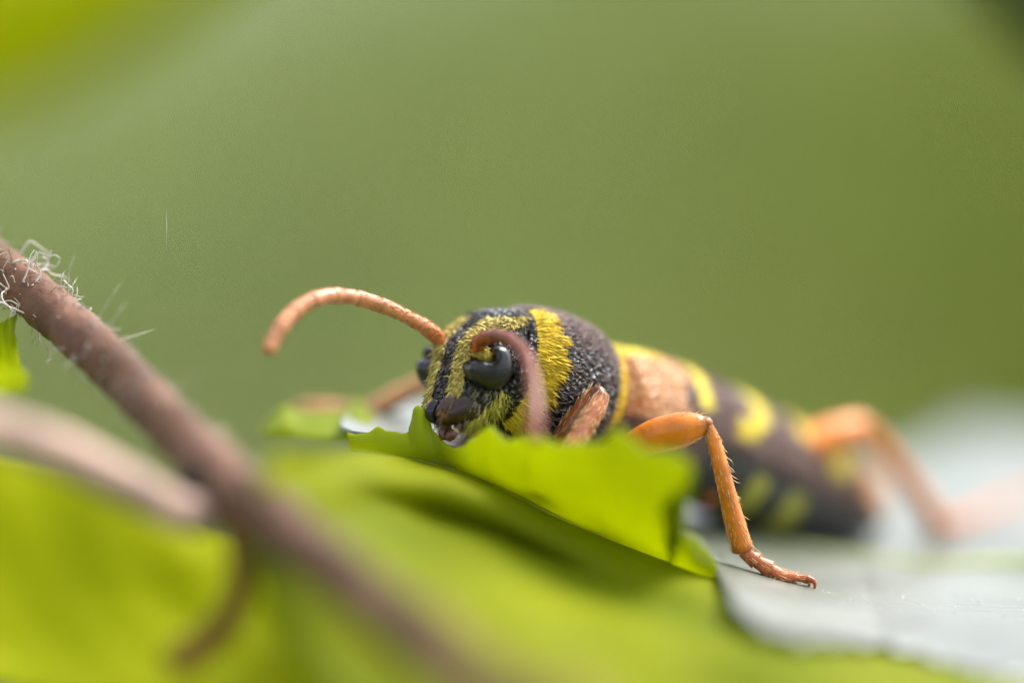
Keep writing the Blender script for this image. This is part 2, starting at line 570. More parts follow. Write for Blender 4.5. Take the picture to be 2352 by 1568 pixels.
# -- the leaf below, running from the crease towards the lens
rows = [[(640, 1035, -.65), (800, 1047, -.30), (950, 1068, .02), (1100, 1104, .15), (1300, 1196, .18), (1500, 1274, .15), (1660, 1327, .1), (1900, 1440, -.05), (2150, 1500, -.2), (2450, 1540, -.3)],
        [(600, 1085, -.72), (760, 1092, -.45), (930, 1105, -.30), (1080, 1138, -.26), (1280, 1232, -.24), (1480, 1317, -.24), (1640, 1377, -.3), (1900, 1490, -.5), (2150, 1550, -.6), (2450, 1600, -.7)],
        [(590, 1130, -.74), (740, 1145, -.55), (900, 1172, -.33), (1060, 1216, -.25), (1260, 1300, -.26), (1460, 1383, -.38), (1640, 1443, -.5), (1900, 1540, -.8), (2150, 1600, -.9), (2450, 1650, -1.0)],
        [(560, 1240, -.68), (720, 1275, -.66), (880, 1310, -.66), (1050, 1345, -.66), (1250, 1405, -.68), (1450, 1465, -.72), (1640, 1520, -.8), (1900, 1600, -1.0), (2150, 1660, -1.1), (2450, 1710, -1.2)],
        [(640, 1420, -.8), (800, 1450, -.85), (960, 1480, -.88), (1100, 1510, -.9), (1300, 1560, -.92), (1500, 1600, -.95), (1700, 1640, -1.0), (1950, 1700, -1.15), (2200, 1760, -1.25), (2450, 1800, -1.35)],
        [(800, 1640, -1.05), (900, 1650, -1.05), (1050, 1670, -1.05), (1200, 1690, -1.05), (1400, 1720, -1.1), (1600, 1740, -1.15), (1800, 1770, -1.2), (2000, 1800, -1.3), (2200, 1850, -1.4), (2400, 1900, -1.5)]]
lofted_leaf('lower_leaf', rows, 70, 110, M['leaf_low'], 'blurred yellow green leaf sloping down below the curled toothed margin', run_down(P(1600, 1735, -1.13), 0.4, -0.4))

# -- the bright leaf under the stem's fork
rows = [[(-380, 1010, -0.28), (-150, 1030, -0.28), (0, 1062, -0.28), (150, 1100, -0.28), (320, 1165, -0.28), (500, 1240, -0.28), (650, 1290, -0.28), (800, 1350, -0.28)],
        [(-380, 1140, -0.33), (-150, 1160, -0.33), (0, 1190, -0.33), (150, 1220, -0.33), (330, 1265, -0.33), (520, 1320, -0.33), (700, 1380, -0.33), (900, 1440, -0.33)],
        [(-350, 1300, -0.38), (-150, 1320, -0.38), (0, 1340, -0.38), (170, 1360, -0.38), (350, 1400, -0.38), (560, 1440, -0.38), (760, 1490, -0.38), (1000, 1540, -0.38)],
        [(-260, 1440, -0.46), (-60, 1470, -0.46), (60, 1490, -0.46), (220, 1510, -0.46), (420, 1535, -0.46), (620, 1560, -0.46), (850, 1600, -0.46), (1100, 1650, -0.46)],
        [(-60, 1560, -0.56), (60, 1590, -0.56), (160, 1610, -0.56), (300, 1640, -0.56), (480, 1660, -0.56), (680, 1680, -0.56), (900, 1710, -0.56), (1100, 1760, -0.56)]]
lofted_leaf('bright_leaf', rows, 60, 90, M['leaf_lime'], 'bright lime leaf spread below the fork of the hairy stem', run_down(P(500, 1660, -.56), -0.4, 0.5), wave=0.003)

# -- tip of a small leaf beside the stem
rows = [[(-220, 800, .10), (-120, 770, .08), (-40, 752, .07), (10, 735, .06), (40, 722, .05)],
        [(-220, 850, .12), (-120, 830, .09), (-40, 815, .08), (5, 795, .07), (32, 782, .06)],
        [(-220, 900, .16), (-120, 880, .14), (-40, 850, .12), (10, 838, .11), (42, 832, .14)],
        [(-220, 940, .2), (-120, 915, .2), (-40, 880, .2), (15, 868, .22), (62, 862, .28)],
        [(-220, 960, .26), (-120, 940, .28), (-40, 915, .3), (10, 902, .32), (50, 894, .36)]]
lofted_leaf('small_leaf', rows, 40, 40, M['leaf_edge'], 'small lime leaf tip poking out beneath the hairy stem', run_down(P(-220, 900, .17), -0.8, 0.8, 0.03), wave=0.004, thick=0.008)

# -- soft leaves in the corners, well behind the beetle
def corner_leaf(name, pts, dz, mat, label, group=None):
    c = [P(u, v, dz + d) for u, v, d in pts]          # base, side, tip, other side
    e = empty(name, c[0])
    m, n = 26, 15
    V = np.zeros((m, n, 3))
    for i in range(m):
        s = i / (m - 1)
        mid = c[0] * (1 - s) + c[2] * s
        wd = math.sin(math.pi * (0.03 + 0.94 * s) ** 0.8)
        for j in range(n):
            q = 2 * j / (n - 1) - 1
            side = (c[1] - c[3]) * 0.5
            V[i, j] = mid + side * q * wd + np.array([0, 0.15 * (q * q) - 0.1 * math.sin(math.pi * s), 0])
    blade_object('blade', V, m, n, mat, e, 0.02)
    stalk(e, [c[0], c[0] + [0.3 * np.sign(c[0][0]), 0.3, -0.2], c[0] + [1.2 * np.sign(c[0][0]), 1.0, -6], [c[0][0] * 1.9, c[0][1] + 1.5, GZ - 0.3]], 0.05, 0.14)
    return tag(e, label, 'leaf')

corner_leaf('hanging_leaf', [(-420, 160, 0), (-20, -330, .1), (640, -230, .3), (10, 120, 0)], 2.6, M['leaf_lime'], 'soft lime leaf hanging behind the top of the stem')
corner_leaf('vignette_leaf', [(2800, 230, 0), (2560, -170, .2), (2120, -300, .3), (2350, 90, 0)], 2.2, M['leaf_vignette'], 'added dark leaf standing in for the lens darkening of the corner')  # made-up leaf, added to imitate lens vignetting in the top right

# --------------------------------------------------------------- hairy stem
stem = empty('hairy_stem', P(1180, 1640, -1.55))
mb = MB()
path = [P(-420, 300, .55), P(-200, 462, .3), P(0, 618, .11), P(100, 698, .03), P(250, 832, -.15), P(400, 985, -.38), P(520, 1105, -.56), P(700, 1250, -.82), P(850, 1375, -1.05),
        P(1000, 1500, -1.28), P(1180, 1640, -1.55), P(1400, 1850, -1.9)]
base = path[-1]
path += [base + [0.3, -0.3, -1.2], base + [0.5, -0.5, -5], base + [0.4, 0.2, -16], base + [0.2, 0.8, GZ - base[2] - 0.4]]
rad = [.046, .047, .048, .048, .049, .050, .056, .050, .049, .050, .050, .052, .054, .07, .10, .14]
def stem_col(t):
    a, b = np.array([0.20, 0.102, 0.068]), np.array([0.09, 0.045, 0.022])
    w = (0.5 + 0.5 * np.sin(t * 60) * np.sin(t * 23 + 2))[:, None] * (1 - 0.7 * sstep(t, 0.38, 0.55))[:, None]
    return a * w + b * (1 - w)
sc_, st_, sr_, sa_, sb_ = tube(mb, path, rad, n=20, m=420, rfun=lambda t: 1 + 0.02 * np.sin(t * 190) + 0.02 * np.sin(t * 377 + 1), cfun=stem_col)
mb.build('stem', M['stem'], stem)
mb = MB()
tube(mb, [P(440, 1062, -.44), P(480, 1110, -.52), P(512, 1140, -.57), P(545, 1170, -.62)], [.03, .060, .066, .036], n=14, m=24, color=(0.03, 0.017, 0.006))
mb.build('node', M['stem'], stem)
mb = MB()
tube(mb, [P(-420, 905, -.95), P(-200, 935, -.88), P(0, 990, -.8), P(150, 1042, -.74), P(300, 1118, -.68), P(420, 1178, -.62), P(490, 1165, -.58), P(530, 1118, -.56)],
     [.036, .038, .040, .041, .040, .038, .038, .045], n=14, m=70, color=(0.50, 0.34, 0.28))
mb.build('side_shoot', M['stem'], stem)
mb = MB()
tube(mb, [P(525, 1110, -.56), P(545, 1190, -.62), P(556, 1270, -.66), P(550, 1360, -.70), P(500, 1452, -.74), P(400, 1525, -.78)],
     [.045, .032, .027, .026, .030, .032], n=12, m=60, color=(0.17, 0.085, 0.012))
mb.build('tendril', M['stem'], stem)
mb = MB()
tube(mb, [P(415, 985, -.40), P(392, 1010, -.42), P(376, 1030, -.44)], [.03, .026, .008], n=10, m=16, color=(0.33, 0.22, 0.19))
mb.build('bud', M['stem'], stem)
mb = MB()
tube(mb, [P(990, 1480, -1.24), P(985, 1425, -1.24), P(975, 1392, -1.26)], [.05, .035, .008], n=10, m=16, color=(0.22, 0.12, 0.07))
mb.build('bud', M['stem'], stem)
# pale curly hairs
mb = MB()
def stem_roots(n, lo, hi):
    i = rng.integers(lo, hi, n)
    th = rng.uniform(0, 2 * math.pi, n)
    o = np.cos(th)[:, None] * sa_[i] + np.sin(th)[:, None] * sb_[i]
    return sc_[i] + o * sr_[i][:, None], o, st_[i]
r, o_, t_ = stem_roots(420, 10, 210)
hairs(mb, r, o_ * 0.5 + t_ * rng.normal(0.5, .5, (420, 1)) + rng.normal(0, .35, (420, 3)), rng.uniform(.012, .04, 420), .0013, (0.62, 0.55, 0.50), rng.normal(0, .9, (420, 3)))
r, o_, t_ = stem_roots(34, 30, 200)
hairs(mb, r, o_ + rng.normal(0, .25, (34, 3)), rng.uniform(.04, .10, 34), .0013, (0.5, 0.5, 0.4), rng.normal(0, .3, (34, 3)))
for k in range(26):                                    # tangled curly hairs by the sharp part of the stem
    i = rng.integers(58, 92)
    th = rng.uniform(0, 6.28)
    o1 = math.cos(th) * sa_[i] + math.sin(th) * sb_[i]
    if o1[1] > 0.3: o1 = o1 * np.array([1, -1, 1])
    p = sc_[i] + o1 * sr_[i]
    pts = [p - o1 * .004]
    d = nrm(o1 + rng.normal(0, .4, 3))
    for q in range(5):
        d = nrm(d + rng.normal(0, .75, 3))
        pts.append(pts[-1] + d * rng.uniform(.012, .022))
    tube(mb, pts, np.linspace(.0024, .0008, 6), n=5, m=18, color=(0.72, 0.66, 0.62))
tag(mb.build('stem_hair', M['hair'], stem), kind='stuff')
tag(stem, 'brown hairy stem slanting past the leaf, with a pinkish side shoot', 'stem')

# ------------------------------------------------------------------- beetle
YEL, YEL2 = np.array([0.90, 0.65, 0.05]), np.array([0.62, 0.47, 0.10])
BLK = np.array([0.014, 0.012, 0.014])
BRN, PCH = np.array([0.105, 0.052, 0.040]), np.array([0.70, 0.36, 0.17])
ORG, RED = np.array([0.62, 0.185, 0.012]), np.array([0.40, 0.11, 0.035])
beetle = empty('beetle', leaf_point(1600, 0.4))

def window(x, a, b, s):
    return sstep(x, a - s, a + s) * (1 - sstep(x, b - s, b + s))

# --- head shell: rings stacked from the crown to the mouth
HF, HL = np.array([-.64, -.77, 0.0]), np.array([.77, -.64, 0.0])
hs = np.array([(708, 1150, .020, .035), (718, 1149, .045, .062), (745, 1146, .066, .082), (780, 1120, .079, .089), (830, 1105, .083, .090), (870, 1094, .081, .088),
               (905, 1078, .072, .082), (935, 1060, .058, .072), (957, 1046, .044, .058), (970, 1040, .030, .044), (976, 1038, .010, .020)], float)
hr = catmull(hs, 90)
def head_center(v, u):
    f = (1105 - u) * S / 0.64
    dz = .072 - .77 * f
    k = (D + dz) / D
    return np.stack([(u - 1176) * S * k, dz, (784 - v) * S * k], -1)
hc = head_center(hr[:, 0], hr[:, 1])
NT = 96
th = np.linspace(-math.pi, math.pi, NT, endpoint=False)
ct, st = np.cos(th), np.sin(th)
ex = 2 / 2.35
ce, se = np.sign(ct) * np.abs(ct) ** ex, np.sign(st) * np.abs(st) ** ex
HV = hc[:, None, :] + hr[:, 2][:, None, None] * ce[None, :, None] * HF + hr[:, 3][:, None, None] * se[None, :, None] * HL
SYM = math.radians(-11)
thp = np.abs(np.degrees((th - SYM + math.pi) % (2 * math.pi) - math.pi))      # angle from the face's midline
vv = np.repeat(hr[:, 0][:, None], NT, 1); tt = np.repeat(thp[None, :], 90, 0)
# face stripes: a yellow band each side of a black midline, flaring over the crown
lo = np.interp(vv, [715, 745, 780, 830, 900, 940], [16, 15, 13, 12, 14, 18])
hi = np.interp(vv, [715, 735, 760, 790, 830, 900, 940], [96, 92, 70, 40, 29, 31, 38])
yface = window(tt, lo, hi, 2.5) * window(vv, 728, 938, 5)
cheek = sstep(tt, 46, 60) * (1 - sstep(tt, 125, 140)) * sstep(vv, 885, 905)
HC = BLK * (1 - yface[..., None]) + (YEL2 * 0.16) * yface[..., None]
mouthw = sstep(vv, 936, 950)[..., None]
HC = HC * (1 - mouthw) + np.array([0.035, 0.016, 0.010]) * mouthw
# slight frontal ridge and socket dent
HN = nrm(np.cross(np.gradient(HV, axis=1), np.gradient(HV, axis=0)))
HN = HN * np.sign(np.sum(HN * (HV - hc[:, None, :]), -1, keepdims=True) + 1e-9)
HV = HV - HN * (0.006 * np.exp(-(tt / 10) ** 2) * window(vv, 750, 930, 20))[..., None]
HV = HV + HN * (0.005 * np.exp(-((tt - 40) / 7) ** 2) * window(vv, 775, 850, 20))[..., None]

def capped(mb, V, C):
    m, n, _ = V.shape
    F = grid_faces(m, n, True)
    vs_ = np.vstack([V.reshape(-1, 3), V[0].mean(0), V[-1].mean(0)])
    k0, k1 = m * n, m * n + 1
    for j in range(n):
        F.append((k0, (j + 1) % n, j)); F.append((k1, (m - 1) * n + j, (m - 1) * n + (j + 1) % n))
    C = C.reshape(-1, 3)
    mb.add(vs_, F, np.vstack([C, C[:1], C[-1:]]))

shells = MB()
capped(shells, HV, HC)

# --- trunk shells: pronotum, then wing cases over the abdomen
def trunk(sec, m, n, expo):
    """rows (u, v, dz, half width, rise, drop) -> ring grid, centres, tangents"""
    q = catmull([np.concatenate([P(*r[:3]), r[3:], [r[0]]]) for r in sec], m)
    c = q[:, :3]
    t = nrm(np.gradient(c, axis=0))
    lat = nrm(np.cross(t, np.array([0, 0, 1.0])))
    lat = lat * np.sign(-lat[:, 1:2])                      # towards the near side
    dor = nrm(np.cross(lat, t)); dor = dor * np.sign(dor[:, 2:3])
    th = np.linspace(-math.pi, math.pi, n, endpoint=False)
    ct, st = np.cos(th), np.sin(th)
    e = 2 / expo
    ce, se = np.sign(ct) * np.abs(ct) ** e, np.sign(st) * np.abs(st) ** e
    hh = np.where(st[None, :] > 0, q[:, 4][:, None], q[:, 5][:, None])
    V = c[:, None, :] + q[:, 3][:, None, None] * ce[None, :, None] * lat[:, None, :] + (hh * se[None, :])[..., None] * dor[:, None, :]
    N = nrm(V - c[:, None, :] + 0 * V)
    return V, N, c, t, th, q[:, 6]

psec = [(1122, 838, .085, .060, .070, .070), (1130, 842, .092, .098, .112, .105), (1142, 848, .098, .118, .126, .118), (1180, 862, .120, .140, .138, .130), (1235, 882, .153, .152, .144, .138),
        (1290, 902, .187, .149, .138, .135), (1328, 915, .212, .130, .120, .118), (1345, 921, .224, .108, .102, .10), (1350, 923, .228, .06, .06, .06)]
PV, PN, pc, pt_, pth, pu = trunk(psec, 80, 110, 2.1)
deg = np.degrees(pth)
dd = np.repeat(deg[None, :], 80, 0); uu = np.repeat(pu[:, None], 110, 1)
sidem = np.where(np.abs(dd) > 90, 180 - np.abs(dd), np.abs(dd)) * np.sign(dd)     # 0 at the flank, 90 along the back, same both sides
wob = 5 * np.sin(sidem * 0.23) + 3 * np.sin(sidem * 0.61 + 1)
yb0, yb1 = np.interp(sidem, [-60, 0, 40, 75, 90], [1150, 1149, 1149, 1152, 1156]), np.interp(sidem, [-60, -30, 0, 30, 60, 80, 90], [1164, 1172, 1180, 1178, 1170, 1160, 1150])
yband = window(uu, yb0, yb1 + wob, 3) * sstep(sidem, -66, -56) * (1 - sstep(sidem, 62, 76))
yrear = window(uu, 1326, 1346, 4) * sstep(sidem, -28, -18)
spot = np.exp(-((uu - 1205) / 17) ** 2 - ((sidem + 62) / 9) ** 2); spot = sstep(spot, .35, .5)
PC = BLK * np.ones((80, 110, 1))
for w_, c_ in ((yband, YEL * 0.5), (yrear, YEL), (spot, YEL * .8)):
    PC = PC * (1 - w_[..., None]) + c_ * w_[..., None]
PV = PV + PN * (0.004 * window(uu, 1126, 1140, 3))[..., None]
capped(shells, PV, PC)

esec = [(1335, 915, .215, .070, .07, .08), (1362, 922, .235, .118, .100, .115), (1400, 932, .27, .138, .112, .13), (1520, 977, .40, .142, .117, .125), (1650, 1036, .53, .137, .117, .125),
        (1780, 1095, .66, .126, .112, .122), (1880, 1138, .76, .108, .104, .092), (1945, 1170, .83, .082, .084, .055), (1985, 1195, .87, .048, .05, .035), (1998, 1204, .885, .012, .015, .012)]
EV, EN, ec, et, eth, eu_ = trunk(esec, 170, 120, 2.25)
dd = np.repeat(np.degrees(eth)[None, :], 170, 0); uu = np.repeat(eu_[:, None], 120, 1)
sidem = np.where(np.abs(dd) > 90, 180 - np.abs(dd), np.abs(dd)) * np.sign(dd)
ely = sstep(sidem, -14, -9)                                              # wing case above, belly below
EV = EV + EN * (0.006 * ely * window(uu, 1372, 1980, 8) - 0.006 * np.exp(-((sidem - 90) / 3.0) ** 2))[..., None]
EC = np.ones((170, 120, 1)) * BRN
def put(w_, c_):
    global EC
    EC = EC * (1 - w_[..., None]) + np.asarray(c_) * w_[..., None]
put(1 - sstep(uu, 1440, 1475), PCH * 0.85)                               # pale shoulders
put(window(uu, 1440, 1478, 6) * window(sidem, 4, 26, 4), BRN * 0.8)
put(window(uu, 1330, 1432, 10) * sstep(sidem, 52, 64), YEL * .9)
b1 = 1488 + 0.10 * (sidem - 40)
put(window(uu, b1 - 15, b1 + 17, 5) * sstep(sidem, 6, 12), YEL)
b2 = np.interp(sidem, [0, 8, 25, 45, 75, 90], [1588, 1596, 1622, 1628, 1612, 1606])
put(window(uu, b2 - 19, b2 + 21, 5) * sstep(sidem, -2, 6), YEL)
put(np.where(uu < 1600, 1, 0) * window(uu, 1565, 1612, 6) * window(sidem, 0, 16, 4), YEL)
b3 = 1742 + 0.12 * (sidem - 40)
put(window(uu, b3 - 22, b3 + 22, 6) * sstep(sidem, 24, 34), YEL * .9)
put(window(uu, 1795, 1850, 8) * window(sidem, 8, 46, 6), YEL)
put(sstep(uu, 1868, 1905) * sstep(sidem, -5, 5), PCH * 1.05)
belly = 1 - ely
put(belly, BLK * 1.2)
for q in (1660, 1748):
    put(belly * window(uu, q - 19 - .25 * (sidem + 40), q + 19 - .25 * (sidem + 40), 5) * window(sidem, -78, -22, 5), np.array([0.42, 0.42, 0.03]))
put(belly * (1 - sstep(uu, 1500, 1530)) * sstep(sidem, -48, -40), BRN * 0.9)
capped(shells, EV, EC)

# join the shells into one continuous skin and carry the markings over
tmp = shells.build('shells', None)
rm = tmp.modifiers.new('remesh', 'REMESH'); rm.mode = 'VOXEL'; rm.voxel_size = 0.0046
sm = tmp.modifiers.new('smooth', 'SMOOTH'); sm.factor = 0.5; sm.iterations = 3
dg = bpy.context.evaluated_depsgraph_get()
ev_ = tmp.evaluated_get(dg)
bme = bpy.data.meshes.new_from_object(ev_, depsgraph=dg)
bme.name = 'body'
SV, SC = np.vstack(shells.v), np.vstack(shells.c)
kd = kdtree.KDTree(len(SV))
for i, p in enumerate(SV):
    kd.insert(p, i)
kd.balance()
nv = len(bme.vertices)
co = np.zeros(nv * 3); bme.vertices.foreach_get('co', co); co = co.reshape(-1, 3)
cc = np.ones((nv, 4))
for i in range(nv):
    near = kd.find_n(co[i], 3)
    ws = np.array([1.0 / (d_ + 1e-4) for _, _, d_ in near])
    cc[i, :3] = (ws[:, None] * SC[[k_ for _, k_, _ in near]]).sum(0) / ws.sum()
for a_ in list(bme.color_attributes):
    bme.color_attributes.remove(a_)
at = bme.color_attributes.new('col', 'FLOAT_COLOR', 'POINT')
at.data.foreach_set('color', cc.ravel())
bme.polygons.foreach_set('use_smooth', [True] * len(bme.polygons))
bme.materials.clear(); bme.materials.append(M['cuticle'])
bpy.data.objects.remove(tmp)
body = link('body', bme, M['cuticle'], beetle)

# --- eyes: kidney outlines bulging from the head
ring = np.array([(1240, 515), (1330, 545), (1400, 615), (1450, 720), (1468, 880), (1445, 1080), (1370, 1240), (1250, 1345), (1080, 1395), (900, 1370), (740, 1290), (620, 1150), (578, 1000),
                 (615, 885), (690, 815), (790, 800), (860, 812), (930, 828), (1000, 830), (1050, 800), (1068, 750), (1060, 690), (1052, 620), (1085, 555), (1155, 515)], float)
ring = np.stack([(1750 + ring[:, 0] / 4.9) / 1.7415, (1280 + ring[:, 1] / 4.9) / 1.7415], -1)      # sheet places
EU, EVc = 1128.0, 848.0
i0 = int(np.argmin(np.abs(hr[:, 0] - EVc)))
rows_u = HV[i0, :, 0] / (S * (D + HV[i0, :, 1]) / D) + 1176
front = HV[i0, :, 1] < hc[i0, 1] + 0.02
j0 = int(np.argmin(np.where(front, np.abs(rows_u - EU), 1e9)))
e_c, e_n = HV[i0, j0], HN[i0, j0]
e_n = nrm(e_n * np.array([1, 1, 0.5]))
e_t = nrm(np.cross(np.array([0, 0, 1.0]), e_n)); e_t = e_t * np.sign(e_t[0])
e_b = nrm(np.cross(e_t, e_n)); e_b = e_b * np.sign(e_b[2])
po = np.stack([(ring[:, 0] - EU) * S / max(e_t[0], .5), -(ring[:, 1] - EVc) * S], -1)
po = catmull(np.vstack([po, po[:1]]), 160)[:-1]
g = np.arange(-0.062, 0.0621, 0.0016)
A, B = np.meshgrid(g, g, indexing='ij')
pts = np.stack([A.ravel(), B.ravel()], -1)
nxt = np.roll(po, -1, 0)
dseg = np.full(len(pts), 9.0); ins = np.zeros(len(pts), bool)
for a_, b_ in zip(po, nxt):
    ab = b_ - a_
    tpar = np.clip(((pts - a_) @ ab) / (ab @ ab + 1e-12), 0, 1)
    dseg = np.minimum(dseg, np.linalg.norm(pts - (a_ + tpar[:, None] * ab), axis=1))
    cr = ((a_[1] > pts[:, 1]) != (b_[1] > pts[:, 1]))
    xi = a_[0] + (pts[:, 1] - a_[1]) * (b_[0] - a_[0]) / (b_[1] - a_[1] + 1e-12)
    ins ^= cr & (pts[:, 0] < xi)
sdist = np.where(ins, dseg, -dseg)
R2 = pts[:, 0] ** 2 / (2 * .11) + pts[:, 1] ** 2 / (2 * .17)
cen = po.mean(0) + np.array([0.004, -0.004])
rr_ = ((pts[:, 0] - cen[0]) / 0.060) ** 2 + ((pts[:, 1] - cen[1]) / 0.064) ** 2
dome = 0.046 * np.sqrt(np.maximum(0, 1 - rr_)) - 0.006
edge_ = np.where(sdist < 0, sdist * 2.5, 0.040 * np.sqrt(np.maximum(0, 1 - (1 - np.clip(sdist / 0.016, 0, 1)) ** 2)))
hgt = np.where(sdist < 0, edge_, -np.log(np.exp(-160 * np.maximum(dome, 0)) + np.exp(-160 * edge_)) / 160) - 0.3 * R2 + 0.004
EVx = e_c + pts[:, :1] * e_t + pts[:, 1:] * e_b + hgt[:, None] * e_n
keep = sdist > -0.008
F = [f for f in grid_faces(len(g), len(g)) if all(keep[i] for i in f)]
used = sorted({i for f in F for i in f}); mp_ = {k_: i for i, k_ in enumerate(used)}
F = [tuple(mp_[i] for i in f) for f in F]
EVx = EVx[used]
mb = MB(); mb.add(EVx, F); eye1 = mb.build('eye', M['eye'], beetle)
mdir = math.cos(SYM) * HF + math.sin(SYM) * HL
sdir = nrm(np.cross(mdir, np.array([0, 0, 1.0])))
def mirror(p):
    p = np.asarray(p, float)
    c = np.stack([np.interp(p[..., 2], hc[::-1, 2], hc[::-1, i]) for i in range(3)], -1)
    d_ = p - c
    return p - 2 * (d_ @ sdir)[..., None] * sdir
mb = MB(); mb.add(mirror(EVx), [f[::-1] for f in F]); mb.build('eye', M['eye'], beetle)

# --- antennae
def antenna(pts, r, cA, cB, socket):
    mb = MB()
    def rf(t):
        k_ = (t * 11) % 1.0
        return 1 + 0.10 * np.clip((k_ - 0.55) / 0.4, 0, 1) - 0.10 * np.exp(-((k_ - 0.02) / 0.05) ** 2) - 0.10 * np.exp(-((k_ - 1.0) / 0.05) ** 2)
    def cf(t):
        k_ = (t * 11) % 1.0
        d_ = 1 - 0.22 * np.exp(-((k_ - 0.0) / 0.07) ** 2) - 0.22 * np.exp(-((k_ - 1.0) / 0.07) ** 2)
        return (cA * (1 - sstep(t, .05, .4)[:, None]) + cB * sstep(t, .05, .4)[:, None]) * d_[:, None]
    c, t, rr, a, b = tube(mb, pts, r, n=14, m=220, rfun=rf, cfun=cf)
    tube(mb, [c[0] - t[0] * .012, c[0], c[2]], [.019, .018, .010], n=12, m=8, color=socket)
    o = mb.build('antenna', M['limb'], beetle)
    hb = MB(); n = 900
    i = rng.integers(0, 220, n); th = rng.uniform(0, 6.283, n)
    oo = np.cos(th)[:, None] * a[i] + np.sin(th)[:, None] * b[i]
    hairs(hb, c[i] + oo * rr[i][:, None], t[i] + oo * .35 + rng.normal(0, .1, (n, 3)), .008, .0007, cB * 1.1)
    tag(hb.build('antenna_hair', M['hair'], o), kind='stuff')
    return o
AOR = np.array([0.62, 0.20, 0.05]); ABR = np.array([0.56, 0.25, 0.115])
antenna([P(1022, 796, .07), P(1008, 778, .06), P(982, 754, .045), P(940, 730, .025), P(880, 702, .0), P(812, 683, -.04), P(748, 681, -.09), P(690, 705, -.13), P(645, 752, -.17), P(616, 806, -.2)],
        [.010, .0135, .0145, .013, .0145, .015, .015, .0155, .0150, .0125], AOR, ABR, (0.08, .03, .02))
antenna([P(1094, 818, -.008), P(1096, 797, -.03), P(1106, 781, -.045), P(1132, 771, -.08), P(1170, 779, -.14), P(1203, 808, -.21), P(1220, 852, -.27), P(1228, 905, -.33), P(1230, 955, -.38), P(1228, 1010, -.42)],
        [.010, .013, .0135, .013, .0125, .0125, .013, .0135, .0135, .0115], np.array([.62, .17, .02]), np.array([.21, .048, .018]), (0.10, .03, .015))

# --- mouthparts
mb = MB()
tube(mb, [P(1092, 934, -.02), P(1068, 938, -.030), P(1042, 950, -.036), P(1020, 963, -.034), P(1003, 973, -.03)], [.028, .027, .021, .012, .003], n=14, m=30, color=(0.028, 0.012, 0.008), flat=((0, 1, 0), .62))
mb.build('mandible', M['mouth'], beetle)
mb = MB()
tube(mb, [P(1004, 925, .0), P(993, 940, -.005), P(991, 956, -.01), P(998, 970, -.015)], [.012, .014, .011, .003], n=14, m=24, color=(0.012, 0.011, 0.014))
mb.build('mandible', M['mouth'], beetle)
mb = MB()
tube(mb, [P(1048, 918, -.025), P(1034, 930, -.034), P(1016, 945, -.034), P(1004, 953, -.03)], [.014, .017, .014, .006], n=14, m=20, color=(0.055, 0.026, 0.018), flat=((0, 1, 0), .6))
lab = mb.build('labrum', M['mouth'], beetle)
hb = MB(); n = 16
q = rng.random(n)
hairs(hb, np.array([P(1040 - 30 * a_ + rng.normal(0, 3), 928 + 24 * a_ + rng.normal(0, 7), -.045) for a_ in q]), np.stack([rng.normal(-.5, .2, n), rng.normal(-.5, .2, n), rng.normal(-1, .2, n)], -1), .018, .0009, (0.34, 0.17, 0.07))
tag(hb.build('bristle', M['hair'], lab), kind='stuff')
for pts, rr in (([P(1050, 960, -.02), P(1054, 974, -.025), P(1048, 990, -.03)], [.010, .0095, .008]), ([P(1028, 966, -.01), P(1020, 980, -.01), P(1016, 996, -.015), P(1020, 1008, -.02)], [.009, .009, .0085, .005])):
    mb = MB()
    tube(mb, pts, rr, n=10, m=20, color=(0.10, 0.045, 0.022))
    if len(pts) == 3:
        tube(mb, [P(1047, 988, -.03), P(1038, 998, -.03), P(1028, 1008, -.03)], [.006, .0105, .008], n=10, m=16, color=(0.11, 0.04, 0.022))
        tube(mb, [P(1049, 986, -.03), P(1046, 990, -.03)], [.0085, .007], n=10, m=6, color=(0.55, 0.45, 0.28))
    mb.build('palp', M['mouth'], beetle)

